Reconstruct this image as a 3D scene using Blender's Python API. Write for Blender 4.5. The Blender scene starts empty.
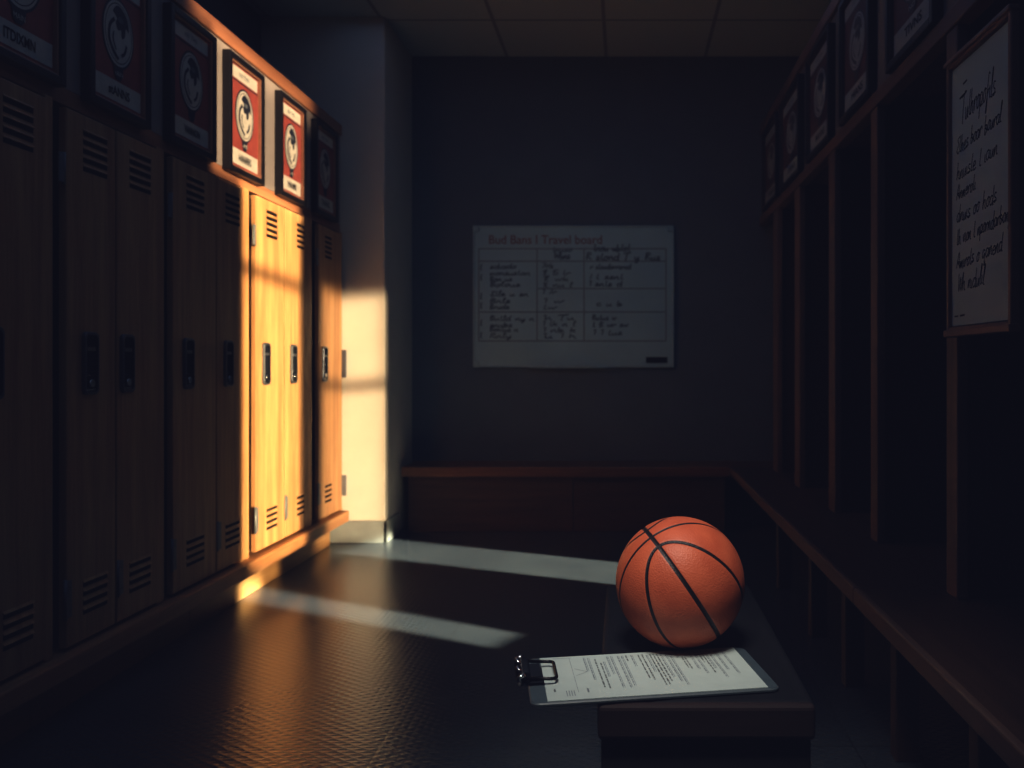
import bpy, bmesh, math, random
from math import sin, cos, pi, radians as R
from mathutils import Vector, Matrix
import numpy as np
random.seed(7)

C = bpy.context.scene.collection
F, VX, VY = 850.0, 625.0, 365.0          # focal length in pixels and vanishing point of the room axis (1024x768 frame)
CAMZ = 1.0
def dx(px, X):                            # depth at which a plane X = const shows at pixel column px
    return X * F / (px - VX)

# ------------------------------------------------------------------ materials
def new_mat(name):
    m = bpy.data.materials.new(name); m.use_nodes = True
    nt = m.node_tree; b = nt.nodes['Principled BSDF']
    return m, nt, b

def plain(name, col, rough=0.5, metal=0.0, spec=0.5, noise=0.08, nscale=40.0, bump=0.0, bscale=200.0):
    m, nt, b = new_mat(name)
    geo = nt.nodes.new('ShaderNodeNewGeometry')
    n = nt.nodes.new('ShaderNodeTexNoise'); n.inputs['Scale'].default_value = nscale; n.inputs['Detail'].default_value = 4
    nt.links.new(geo.outputs['Position'], n.inputs['Vector'])
    r = nt.nodes.new('ShaderNodeValToRGB')
    c0 = [max(0, c * (1 - noise)) for c in col]; c1 = [min(1, c * (1 + noise)) for c in col]
    r.color_ramp.elements[0].position = .3; r.color_ramp.elements[1].position = .7
    r.color_ramp.elements[0].color = (*c0, 1); r.color_ramp.elements[1].color = (*c1, 1)
    nt.links.new(n.outputs['Fac'], r.inputs['Fac']); nt.links.new(r.outputs['Color'], b.inputs['Base Color'])
    b.inputs['Roughness'].default_value = rough; b.inputs['Metallic'].default_value = metal
    b.inputs['Specular IOR Level'].default_value = spec
    if bump:
        n2 = nt.nodes.new('ShaderNodeTexNoise'); n2.inputs['Scale'].default_value = bscale
        nt.links.new(geo.outputs['Position'], n2.inputs['Vector'])
        bp = nt.nodes.new('ShaderNodeBump'); bp.inputs['Strength'].default_value = bump; bp.inputs['Distance'].default_value = .002
        nt.links.new(n2.outputs['Fac'], bp.inputs['Height']); nt.links.new(bp.outputs['Normal'], b.inputs['Normal'])
    return m

def wood(name, dark, light, axis='Z', rough=0.45, scale=1.0, spec=.4):
    m, nt, b = new_mat(name)
    geo = nt.nodes.new('ShaderNodeNewGeometry')
    mp = nt.nodes.new('ShaderNodeMapping')
    s = {'X': (1.2, 22, 22), 'Y': (22, 1.2, 22), 'Z': (22, 22, 1.2)}[axis]
    mp.inputs['Scale'].default_value = [v * scale for v in s]
    nt.links.new(geo.outputs['Position'], mp.inputs['Vector'])
    n = nt.nodes.new('ShaderNodeTexNoise'); n.inputs['Scale'].default_value = 1.0; n.inputs['Detail'].default_value = 6
    n.inputs['Roughness'].default_value = .6; n.inputs['Distortion'].default_value = .35
    nt.links.new(mp.outputs['Vector'], n.inputs['Vector'])
    mp2 = nt.nodes.new('ShaderNodeMapping'); mp2.inputs['Scale'].default_value = [v * scale * 6 for v in s]
    nt.links.new(geo.outputs['Position'], mp2.inputs['Vector'])
    n2 = nt.nodes.new('ShaderNodeTexNoise'); n2.inputs['Scale'].default_value = 1.0; n2.inputs['Detail'].default_value = 3
    nt.links.new(mp2.outputs['Vector'], n2.inputs['Vector'])
    mx = nt.nodes.new('ShaderNodeMix'); mx.inputs['Factor'].default_value = .3
    nt.links.new(n.outputs['Fac'], mx.inputs['A']); nt.links.new(n2.outputs['Fac'], mx.inputs['B'])
    r = nt.nodes.new('ShaderNodeValToRGB')
    r.color_ramp.elements[0].position = .36; r.color_ramp.elements[1].position = .64
    r.color_ramp.elements[0].color = (*dark, 1); r.color_ramp.elements[1].color = (*light, 1)
    nt.links.new(mx.outputs['Result'], r.inputs['Fac']); nt.links.new(r.outputs['Color'], b.inputs['Base Color'])
    b.inputs['Roughness'].default_value = rough; b.inputs['Specular IOR Level'].default_value = spec
    bp = nt.nodes.new('ShaderNodeBump'); bp.inputs['Strength'].default_value = .12; bp.inputs['Distance'].default_value = .002
    nt.links.new(mx.outputs['Result'], bp.inputs['Height']); nt.links.new(bp.outputs['Normal'], b.inputs['Normal'])
    return m

M = {}
M['locker'] = wood('locker_wood', (.40, .19, .085), (.64, .375, .18), 'Z')
M['lockerY'] = wood('locker_wood_horizontal', (.40, .18, .08), (.58, .31, .145), 'Y')
M['header'] = wood('header_wood', (.34, .15, .075), (.44, .21, .11), 'Y')
M['kick'] = wood('kick_wood', (.38, .20, .08), (.52, .30, .13), 'Y')
M['carcass'] = plain('locker_inside', (.03, .017, .010), .7)
M['slot'] = plain('slot_black', (.008, .007, .007), .8, spec=.2)
M['steel'] = plain('gunmetal', (.13, .145, .18), .35, .6)
M['steel_dark'] = plain('gunmetal_recess', (.010, .013, .020), .7, .0, spec=.1)
M['chrome'] = plain('chrome', (.62, .63, .66), .2, 1.0)
M['hinge'] = plain('hinge_steel', (.22, .23, .25), .5, .4)
M['cream_panel'] = plain('cream_paint', (.32, .28, .25), .7, nscale=8)
M['pillar'] = plain('pillar_paint', (.70, .66, .58), .75, nscale=6, noise=.03)
M['skirting'] = plain('skirting_paint', (.27, .29, .28), .6, nscale=14)
M['wall_back'] = plain('navy_grey_wall', (.105, .135, .175), .85, nscale=5, noise=.06, bump=.15)
M['wall_dark'] = plain('dark_wall', (.10, .10, .13), .85, nscale=5, bump=.15)
M['frame'] = plain('poster_frame_black', (.009, .008, .010), .4)
M['lip'] = plain('copper_lip', (.46, .23, .14), .35, .3)
M['lip_shaded'] = plain('copper_lip_shaded', (.05, .03, .026), .45)  # copper lip darkened to carry the shade of the right row
M['lip_board'] = plain('board_frame_copper', (.27, .155, .115), .35, .2)
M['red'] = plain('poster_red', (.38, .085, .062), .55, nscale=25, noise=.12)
M['red_shaded'] = plain('poster_red_shaded', (.085, .030, .032), .55, nscale=25, noise=.12)  # darker copy of the poster red, shade of the right row put into colour
M['cream_shaded'] = plain('poster_cream_shaded', (.30, .34, .36), .6)  # poster cream darkened the same way for the shaded right row
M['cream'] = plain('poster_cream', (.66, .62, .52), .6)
M['navy'] = plain('poster_navy', (.02, .025, .042), .5)
M['ink'] = plain('black_ink', (.012, .014, .018), .6, spec=.2)
M['ink_grey'] = plain('grey_ink', (.16, .175, .18), .6, spec=.2)
M['ink_red'] = plain('red_marker', (.24, .12, .11), .6, spec=.2)
M['ink_wb'] = plain('board_marker', (.14, .18, .21), .6, spec=.2)
M['ink_line'] = plain('board_line', (.22, .25, .28), .6, spec=.2)
M['wb'] = plain('whiteboard_face', (.34, .50, .57), .5, nscale=3, noise=.05)
M['wb_frame'] = plain('whiteboard_rim', (.34, .47, .53), .5, .0)
M['note'] = plain('note_sheet', (.46, .62, .66), .5, nscale=4, noise=.06)
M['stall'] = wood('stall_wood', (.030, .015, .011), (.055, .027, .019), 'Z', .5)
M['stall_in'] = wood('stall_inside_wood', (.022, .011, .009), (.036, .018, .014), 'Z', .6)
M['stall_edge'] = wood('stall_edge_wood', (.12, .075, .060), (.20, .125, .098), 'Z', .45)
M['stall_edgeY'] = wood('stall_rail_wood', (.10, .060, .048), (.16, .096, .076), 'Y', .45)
M['stall_panel'] = plain('stall_header_paint', (.17, .165, .17), .8, nscale=7)
M['bench'] = wood('bench_wood', (.05, .027, .019), (.095, .05, .034), 'Y', .42)
M['bench_edge'] = wood('bench_edge_wood', (.11, .066, .050), (.18, .108, .080), 'Y', .42)
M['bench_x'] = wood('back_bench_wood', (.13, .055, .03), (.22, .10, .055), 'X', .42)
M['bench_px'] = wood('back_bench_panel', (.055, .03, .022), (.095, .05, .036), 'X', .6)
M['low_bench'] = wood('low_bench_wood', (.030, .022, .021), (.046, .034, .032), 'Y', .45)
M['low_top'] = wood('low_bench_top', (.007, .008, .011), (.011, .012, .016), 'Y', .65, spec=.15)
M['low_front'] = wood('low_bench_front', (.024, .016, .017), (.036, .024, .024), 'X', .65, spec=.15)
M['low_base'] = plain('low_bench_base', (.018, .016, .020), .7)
M['clipboard'] = plain('clipboard_slate', (.055, .078, .095), .45, bump=.1)
M['paper'] = plain('paper', (.42, .49, .48), .7, noise=.03)
M['wire'] = plain('black_wire', (.012, .012, .014), .25, .6)

def floor_mat():
    m, nt, b = new_mat('slate_floor')
    L = nt.links.new; N = nt.nodes.new
    geo = N('ShaderNodeNewGeometry')
    n = N('ShaderNodeTexNoise'); n.inputs['Scale'].default_value = 3.0; n.inputs['Detail'].default_value = 6
    L(geo.outputs['Position'], n.inputs['Vector'])
    r = N('ShaderNodeValToRGB')
    r.color_ramp.elements[0].position = .3; r.color_ramp.elements[1].position = .7
    r.color_ramp.elements[0].color = (.043, .054, .068, 1); r.color_ramp.elements[1].color = (.060, .073, .088, 1)
    L(n.outputs['Fac'], r.inputs['Fac'])
    mpb = N('ShaderNodeMapping'); mpb.inputs['Location'].default_value = (.02, .25, 0)
    L(geo.outputs['Position'], mpb.inputs['Vector'])
    br = N('ShaderNodeTexBrick'); br.offset = 0.0
    br.inputs['Scale'].default_value = 1.0; br.inputs['Brick Width'].default_value = .62; br.inputs['Row Height'].default_value = .62
    br.inputs['Mortar Size'].default_value = .003; br.inputs['Mortar Smooth'].default_value = .2
    br.inputs['Color1'].default_value = (1, 1, 1, 1); br.inputs['Color2'].default_value = (.93, .93, .93, 1); br.inputs['Mortar'].default_value = (.6, .6, .6, 1)
    L(mpb.outputs['Vector'], br.inputs['Vector'])
    mx = N('ShaderNodeMix'); mx.data_type = 'RGBA'; mx.blend_type = 'MULTIPLY'; mx.inputs['Factor'].default_value = 1
    L(r.outputs['Color'], mx.inputs['A']); L(br.outputs['Color'], mx.inputs['B'])
    L(mx.outputs['Result'], b.inputs['Base Color'])
    b.inputs['Roughness'].default_value = .24
    b.inputs['Specular IOR Level'].default_value = .85
    # woven diamond tread
    heights = []
    for ang in (33, -33):
        mp = N('ShaderNodeMapping'); mp.inputs['Rotation'].default_value = (0, 0, R(ang))
        L(geo.outputs['Position'], mp.inputs['Vector'])
        w = N('ShaderNodeTexWave'); w.wave_type = 'BANDS'; w.bands_direction = 'Y'
        w.inputs['Scale'].default_value = 13.0; w.inputs['Distortion'].default_value = 1.2; w.inputs['Detail'].default_value = 2; w.inputs['Detail Scale'].default_value = 2.0
        L(mp.outputs['Vector'], w.inputs['Vector']); heights.append(w)
    mul = N('ShaderNodeMath'); mul.operation = 'MAXIMUM'
    L(heights[0].outputs['Fac'], mul.inputs[0]); L(heights[1].outputs['Fac'], mul.inputs[1])
    bp = N('ShaderNodeBump'); bp.inputs['Strength'].default_value = .17; bp.inputs['Distance'].default_value = .004
    L(mul.outputs[0], bp.inputs['Height']); L(bp.outputs['Normal'], b.inputs['Normal'])
    return m
M['floor'] = floor_mat()

def ceiling_mat():
    m, nt, b = new_mat('ceiling_tiles')
    L = nt.links.new; N = nt.nodes.new
    geo = N('ShaderNodeNewGeometry')
    mp = N('ShaderNodeMapping'); mp.inputs['Location'].default_value = (.12 + .63 * 4, -4.83 + .63 * 12, 0)
    L(geo.outputs['Position'], mp.inputs['Vector'])
    br = N('ShaderNodeTexBrick'); br.offset = 0
    br.inputs['Scale'].default_value = 1; br.inputs['Brick Width'].default_value = .63; br.inputs['Row Height'].default_value = .63
    br.inputs['Mortar Size'].default_value = .012; br.inputs['Mortar Smooth'].default_value = .3
    br.inputs['Color1'].default_value = (.44, .54, .60, 1); br.inputs['Color2'].default_value = (.41, .50, .56, 1); br.inputs['Mortar'].default_value = (.20, .22, .25, 1)
    L(mp.outputs['Vector'], br.inputs['Vector'])
    L(br.outputs['Color'], b.inputs['Base Color']); b.inputs['Roughness'].default_value = .9
    n = N('ShaderNodeTexNoise'); n.inputs['Scale'].default_value = 120; L(geo.outputs['Position'], n.inputs['Vector'])
    bp = N('ShaderNodeBump'); bp.inputs['Strength'].default_value = .2; bp.inputs['Distance'].default_value = .003
    L(n.outputs['Fac'], bp.inputs['Height']); L(bp.outputs['Normal'], b.inputs['Normal'])
    return m
M['ceiling'] = ceiling_mat()

def ball_mat():
    m, nt, b = new_mat('basketball_leather')
    L = nt.links.new; N = nt.nodes.new
    tc = N('ShaderNodeTexCoord')
    at = N('ShaderNodeAttribute'); at.attribute_name = 'seam'
    v = N('ShaderNodeTexVoronoi'); v.inputs['Scale'].default_value = 320
    L(tc.outputs['Object'], v.inputs['Vector'])
    n = N('ShaderNodeTexNoise'); n.inputs['Scale'].default_value = 22; n.inputs['Detail'].default_value = 6; L(tc.outputs['Object'], n.inputs['Vector'])
    r = N('ShaderNodeValToRGB')
    r.color_ramp.elements[0].position = .35; r.color_ramp.elements[1].position = .7
    r.color_ramp.elements[0].color = (.50, .108, .048, 1); r.color_ramp.elements[1].color = (.60, .145, .066, 1)
    L(n.outputs['Fac'], r.inputs['Fac'])
    mx = N('ShaderNodeMix'); mx.data_type = 'RGBA'
    st = N('ShaderNodeMapRange'); st.inputs['From Min'].default_value = .35; st.inputs['From Max'].default_value = .65
    L(at.outputs['Fac'], st.inputs['Value'])
    L(st.outputs['Result'], mx.inputs['Factor']); L(r.outputs['Color'], mx.inputs['A']); mx.inputs['B'].default_value = (.010, .008, .010, 1)
    L(mx.outputs['Result'], b.inputs['Base Color'])
    b.inputs['Roughness'].default_value = .5; b.inputs['Specular IOR Level'].default_value = .4
    bp = N('ShaderNodeBump'); bp.inputs['Strength'].default_value = .35; bp.inputs['Distance'].default_value = .0012
    L(v.outputs['Distance'], bp.inputs['Height']); L(bp.outputs['Normal'], b.inputs['Normal'])
    return m
M['ball'] = ball_mat()

# ------------------------------------------------------------------ mesh helpers
def box(bm, lo, hi, bev=0.0, seg=2, mi=0):
    t = bmesh.new()
    bmesh.ops.create_cube(t, size=1)
    for v in t.verts:
        v.co = Vector([(lo[i] + hi[i]) / 2 + v.co[i] * (hi[i] - lo[i]) for i in range(3)])
    if bev:
        bev = min(bev, .45 * min(abs(hi[i] - lo[i]) for i in range(3)))
        bmesh.ops.bevel(t, geom=list(t.edges), offset=bev, segments=seg, profile=.5, affect='EDGES')
    merge(bm, t, mi)

def merge(bm, t, mi=None, mat=None):
    vm = {}
    for v in t.verts:
        vm[v] = bm.verts.new(mat @ v.co if mat else v.co)
    for f in t.faces:
        try:
            g = bm.faces.new([vm[v] for v in f.verts])
            g.material_index = f.material_index if mi is None else mi
            g.smooth = f.smooth
        except ValueError:
            pass
    t.free()

def tube(bm, pts, r, n=8, closed=False, mi=0):
    pts = [Vector(p) for p in pts]; rings = []
    k = len(pts)
    for i, p in enumerate(pts):
        a = pts[i - 1] if (i > 0 or closed) else p
        c = pts[(i + 1) % k] if (i < k - 1 or closed) else p
        t = (c - a).normalized()
        u = t.orthogonal() if i == 0 else (ref - t * ref.dot(t))
        u.normalize(); ref = u
        w = t.cross(u)
        rings.append([bm.verts.new(p + (u * cos(2 * pi * j / n) + w * sin(2 * pi * j / n)) * r) for j in range(n)])
    for i in range(k if closed else k - 1):
        A, B = rings[i], rings[(i + 1) % k]
        for j in range(n):
            f = bm.faces.new((A[j], A[(j + 1) % n], B[(j + 1) % n], B[j])); f.smooth = True; f.material_index = mi
    if not closed:
        for rg in (list(reversed(rings[0])), rings[-1]):
            f = bm.faces.new(rg); f.material_index = mi

def poly(bm, pts, y, mi=0):               # flat polygon in local X,Z facing -Y
    vs = [bm.verts.new((p[0], y, p[1])) for p in pts]
    f = bm.faces.new(vs); f.material_index = mi
    f.normal_update()
    if f.normal.y > 0: f.normal_flip()

def rect(bm, x0, z0, x1, z1, y, mi=0):
    poly(bm, [(x0, z0), (x1, z0), (x1, z1), (x0, z1)], y, mi)

def ellipse(cx, cz, rx, rz, n=40):
    return [(cx + rx * cos(2 * pi * i / n), cz + rz * sin(2 * pi * i / n)) for i in range(n)]

def smooth(pts, k=4):
    out = []
    P = [pts[0]] + list(pts) + [pts[-1]]
    for i in range(1, len(P) - 2):
        p0, p1, p2, p3 = P[i - 1], P[i], P[i + 1], P[i + 2]
        for j in range(k):
            t = j / k
            out.append(tuple(.5 * (2 * p1[a] + (p2[a] - p0[a]) * t + (2 * p0[a] - 5 * p1[a] + 4 * p2[a] - p3[a]) * t * t
                        + (3 * p1[a] - p0[a] - 3 * p2[a] + p3[a]) * t ** 3) for a in (0, 1)))
    out.append(tuple(pts[-1]))
    return out

def ribbon(bm, pts, w, y, mi=0):          # flat stroke in local X,Z facing -Y
    n = len(pts)
    if n < 2: return
    L_, R_ = [], []
    for i in range(n):
        a = pts[max(i - 1, 0)]; c = pts[min(i + 1, n - 1)]
        tx, tz = c[0] - a[0], c[1] - a[1]
        l = math.hypot(tx, tz) or 1
        nx, nz = -tz / l * w / 2, tx / l * w / 2
        L_.append(bm.verts.new((pts[i][0] + nx, y, pts[i][1] + nz)))
        R_.append(bm.verts.new((pts[i][0] - nx, y, pts[i][1] - nz)))
    for i in range(n - 1):
        f = bm.faces.new((R_[i], R_[i + 1], L_[i + 1], L_[i])); f.material_index = mi

GLY = {
 'a': [(.42, .42), (.2, .5), (.04, .25), (.18, 0), (.38, .12), (.43, .48), (.43, .08), (.56, .02)],
 'b': [(.06, 1), (.06, .05), (.22, 0), (.4, .2), (.26, .46), (.08, .35), (.5, .1)],
 'c': [(.38, .42), (.2, .5), (.04, .25), (.2, 0), (.46, .1)],
 'd': [(.4, .42), (.2, .5), (.04, .22), (.2, 0), (.4, .2), (.44, 1), (.43, .05), (.56, 0)],
 'e': [(.04, .22), (.36, .3), (.24, .5), (.05, .28), (.18, 0), (.46, .08)],
 'f': [(.4, .9), (.24, 1), (.16, .6), (.14, -.3), (.02, -.35), (.2, .3), (.45, .4)],
 'g': [(.4, .42), (.18, .5), (.05, .22), (.2, .02), (.4, .3), (.4, -.3), (.15, -.38), (.5, .1)],
 'h': [(.06, 1), (.06, 0), (.12, .34), (.3, .48), (.36, .05), (.52, 0)],
 'i': [(.06, .45), (.08, .05), (.22, .02)],
 'k': [(.06, 1), (.06, 0), (.1, .25), (.36, .5), (.14, .26), (.42, 0)],
 'l': [(.06, .2), (.2, .95), (.1, .98), (.08, .1), (.26, 0)],
 'm': [(.04, .45), (.06, 0), (.18, .46), (.24, .02), (.38, .47), (.46, .04), (.6, 0)],
 'n': [(.04, .45), (.06, 0), (.2, .44), (.32, .42), (.36, .04), (.5, 0)],
 'o': [(.26, .5), (.06, .3), (.14, 0), (.36, .1), (.34, .44), (.2, .5), (.48, .42)],
 'p': [(.06, .45), (.04, -.42), (.08, .36), (.3, .5), (.38, .2), (.1, .02), (.5, .05)],
 'q': [(.4, .42), (.18, .5), (.05, .22), (.2, .02), (.4, .3), (.42, -.42), (.54, -.2)],
 'r': [(.04, .45), (.08, 0), (.14, .36), (.34, .48), (.42, .3)],
 's': [(.34, .45), (.14, .48), (.12, .3), (.34, .16), (.2, 0), (.02, .06), (.42, .06)],
 't': [(.16, .95), (.14, .08), (.34, .02)],
 'u': [(.05, .46), (.08, .05), (.24, .02), (.38, .42), (.4, .04), (.52, 0)],
 'v': [(.04, .46), (.18, 0), (.34, .48), (.46, .44)],
 'w': [(.04, .46), (.14, 0), (.26, .4), (.36, 0), (.5, .48), (.58, .42)],
 'y': [(.05, .46), (.1, .1), (.26, .06), (.4, .46), (.34, -.3), (.14, -.36), (.48, .06)],
 'T': [(-.1, .95), (.6, 1.05), (.28, 1.0), (.22, 0), (.3, -.1)],
 'E': [(.5, .95), (.1, .8), (.34, .52), (.05, .2), (.3, 0), (.5, .1)],
 'A': [(.0, 0), (.3, 1), (.5, 0), (.4, .36), (.14, .36), (.6, .1)],
 'W': [(.0, 1), (.16, 0), (.34, .8), (.5, 0), (.7, 1)],
 'B': [(.06, 1), (.06, 0), (.06, .95), (.4, .78), (.1, .52), (.46, .24), (.08, 0)],
 'R': [(.06, 0), (.06, 1), (.4, .8), (.1, .5), (.5, 0)],
 'I': [(.2, 1), (.2, 0)],
 '1': [(.05, .75), (.2, 1), (.2, 0)], '2': [(.05, .8), (.25, 1), (.4, .75), (.05, 0), (.45, 0)],
 '3': [(.05, .9), (.35, .95), (.2, .55), (.42, .25), (.05, .05)], '4': [(.3, 0), (.3, 1), (.0, .35), (.45, .35)],
 '5': [(.4, 1), (.08, 1), (.08, .6), (.4, .4), (.3, .05), (.02, .05)], '7': [(.0, 1), (.42, 1), (.14, 0)], '0': [(.2, 1), (.02, .5), (.2, 0), (.4, .5), (.2, 1)],
}
def handwrite(bm, text, x, z, size, w, y, mi, slope=0.0, slant=.18, xs=1.0, k=4):
    cx = 0.0
    for ch in text:
        if ch == ' ': cx += .42; continue
        g = GLY.get(ch) or GLY.get(ch.lower()) or GLY['n']
        jz = random.uniform(-.05, .05)
        pts = [((cx + p[0] + p[1] * slant) * size * xs, (p[1] + jz) * size) for p in g]
        pts = [(x + p[0], z + p[1] + p[0] * slope) for p in smooth(pts, k)]
        ribbon(bm, pts, w, y, mi)
        cx += max(p[0] for p in g) * .96
    return cx * size * xs

def type_text(bm, text, x, z, w, h, y, mi, bold=0.0):   # printed lettering fitted into w x h, centred at x, z
    cu = bpy.data.curves.new('lettering', 'FONT'); cu.body = text; cu.align_x = 'CENTER'; cu.resolution_u = 3; cu.offset = bold
    o = bpy.data.objects.new('lettering', cu)
    C.objects.link(o); dg = bpy.context.evaluated_depsgraph_get()
    me = bpy.data.meshes.new_from_object(o.evaluated_get(dg))
    bpy.data.objects.remove(o); bpy.data.curves.remove(cu)
    xs_ = [v.co.x for v in me.vertices]; ys_ = [v.co.y for v in me.vertices]
    if not xs_: return
    sx = w / (max(xs_) - min(xs_)); sy = h / (max(ys_) - min(ys_)); mxx = (max(xs_) + min(xs_)) / 2; my = (max(ys_) + min(ys_)) / 2
    vm = [bm.verts.new((x + (v.co.x - mxx) * sx, y, z + (v.co.y - my) * sy)) for v in me.vertices]
    for p in me.polygons:
        try:
            f = bm.faces.new([vm[i] for i in p.vertices]); f.material_index = mi; f.normal_update()
            if f.normal.y > 0: f.normal_flip()
        except ValueError: pass
    bpy.data.meshes.remove(me)

# ------------------------------------------------------------------ object helpers
MATS = {}                                  # root name -> world matrix
def link(name, bm, mats, parent=None, root=None, local=False):
    me = bpy.data.meshes.new(name)
    if not local and root is not None:
        bmesh.ops.transform(bm, matrix=MATS[root.name].inverted(), verts=bm.verts)
    bm.to_mesh(me); bm.free()
    for m in (mats if isinstance(mats, (list, tuple)) else [mats]): me.materials.append(m)
    o = bpy.data.objects.new(name, me); C.objects.link(o)
    if parent is not None: o.parent = parent
    return o
def thing(name, label, cat, loc=(0, 0, 0), rz=0.0, group=None):
    o = bpy.data.objects.new(name, None); C.objects.link(o); o.empty_display_size = .1
    o.location = loc; o.rotation_euler = (0, 0, rz)
    MATS[o.name] = Matrix.Translation(loc) @ Matrix.Rotation(rz, 4, 'Z')
    o['label'] = label; o['category'] = cat
    if group: o['group'] = group
    return o
def struct(name, bm, mats):
    o = link(name, bm, mats); o['kind'] = 'structure'; return o
NB = bmesh.new

# ------------------------------------------------------------------ the room
XL, XR, D0, D1, H = -2.05, 1.28, -1.6, 5.40, 2.96
b = NB(); box(b, (XL - .1, D0 - .1, -.1), (XR + .1, D1 + .1, 0)); struct('floor', b, M['floor'])
b = NB(); box(b, (XL - .1, D0 - .1, H), (XR + .1, D1 + .1, H + .1)); struct('ceiling', b, M['ceiling'])
b = NB(); box(b, (XL - .1, D1, 0), (XR + .1, D1 + .1, H)); struct('wall_back', b, M['wall_back'])
b = NB(); box(b, (XL - .1, D0, 0), (XL, D1, H)); struct('wall_left', b, M['wall_dark'])
b = NB(); box(b, (XR, D0, 0), (XR + .1, D1, H)); struct('wall_right', b, M['wall_dark'])
b = NB(); box(b, (XL - .1, D0 - .1, 0), (XR + .1, D0, H)); struct('wall_front', b, M['wall_dark'])
PX1, PD = -1.352, 4.78                       # pillar: right face, front face
b = NB(); box(b, (XL, PD, 0), (PX1, D1, H), .006); struct('wall_pillar', b, M['pillar'])
b = NB(); box(b, (-1.66, PD - .014, 0), (PX1 + .016, PD + .004, .125), .004); box(b, (PX1 - .004, PD - .014, 0), (PX1 + .016, 5.05, .125), .004)
struct('baseboard_pillar', b, M['skirting'])

# ------------------------------------------------------------------ lockers on the left
XF = -1.58                                   # front face of the doors
ZB, ZT = .185, 1.742
def dl(px): return dx(px, XF)

def vent(parent, root, d0, d1, z0, z1, n):
    bm = NB(); step = (z1 - z0) / n
    for i in range(n):
        z = z0 + step * (i + .5)
        box(bm, (XF - .004, d0, z - step * .26), (XF + .0008, d1, z + step * .26), 0, mi=1)
        # hooded lip above each slot
        t = bmesh.new(); hh = step * .30
        vs = [t.verts.new(p) for p in ((XF, d0 - .002, z + step * .22), (XF, d1 + .002, z + step * .22), (XF, d1 + .002, z + step * .22 + hh), (XF, d0 - .002, z + step * .22 + hh),
              (XF + .005, d0, z + step * .26), (XF + .005, d1, z + step * .26))]
        for q in ((0, 1, 5, 4), (4, 5, 2, 3), (0, 4, 3), (1, 2, 5), (0, 3, 2, 1)): t.faces.new([vs[k] for k in q])
        bmesh.ops.recalc_face_normals(t, faces=t.faces)
        merge(bm, t, 0)
    return link('vent', bm, [M['locker'], M['slot']], parent, root)

def handle(parent, root, dc, zc, w=.068, h=.185, lock=True):
    bm = NB(); t = bmesh.new(); t0 = .011
    # recessed pull: rounded plate, its front inset and pushed in
    n = 6; rad = .016; ring = []
    for (sx, sz, a0) in ((1, 1, 0), (-1, 1, 90), (-1, -1, 180), (1, -1, 270)):
        for k in range(n):
            a = R(a0 + 90 * k / (n - 1))
            ring.append((sx * (w / 2 - rad) + rad * cos(a), sz * (h / 2 - rad) + rad * sin(a)))
    def loop(X, s, s2=None):
        return [t.verts.new((X, dc + p[0] * s, zc + p[1] * (s2 or s))) for p in ring]
    loops = [loop(XF, 1), loop(XF + t0 * .7, 1), loop(XF + t0, .94, .975), loop(XF + t0, .78, .90), loop(XF + .003, .70, .87)]
    for A, B in zip(loops, loops[1:]):
        for i in range(len(A)):
            f = t.faces.new((A[i], A[(i + 1) % len(A)], B[(i + 1) % len(B)], B[i]))
            f.material_index = 1 if A is loops[3] else 0
    f = t.faces.new(loops[-1]); f.material_index = 1
    bmesh.ops.recalc_face_normals(t, faces=t.faces)
    merge(bm, t)
    # finger lip in the upper half of the recess, lock barrel below
    box(bm, (XF + .002, dc - w * .30, zc + h * .20), (XF + .009, dc + w * .30, zc + h * .26), .002, mi=0)
    if lock:
        tube(bm, [(XF + .002, dc, zc - h * .32), (XF + .012, dc, zc - h * .32)], w * .17, 14, mi=2)
        box(bm, (XF + .002, dc - w * .32, zc - h * .20), (XF + .009, dc - w * .05, zc - h * .185), .001, mi=2)
        box(bm, (XF + .002, dc - w * .30, zc - h * .435), (XF + .008, dc + w * .30, zc - h * .405), .001, mi=2)
    return link('handle', bm, [M['steel'], M['steel_dark'], M['chrome']], parent, root)

def hinge(parent, root, d, zc, h=.13, side=1):
    bm = NB()
    tube(bm, [(XF - .001, d, zc - h / 2), (XF - .001, d, zc + h / 2)], .0055, 10)
    box(bm, (XF - .002, min(d, d + side * .024), zc - h * .46), (XF + .003, max(d, d + side * .024), zc + h * .46), .001)
    for s in (-.28, .28):
        tube(bm, [(XF + .002, d + side * .017, zc + s * h), (XF + .0045, d + side * .017, zc + s * h)], .004, 8)
    return link('hinge', bm, M['hinge'], parent, root)

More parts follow.
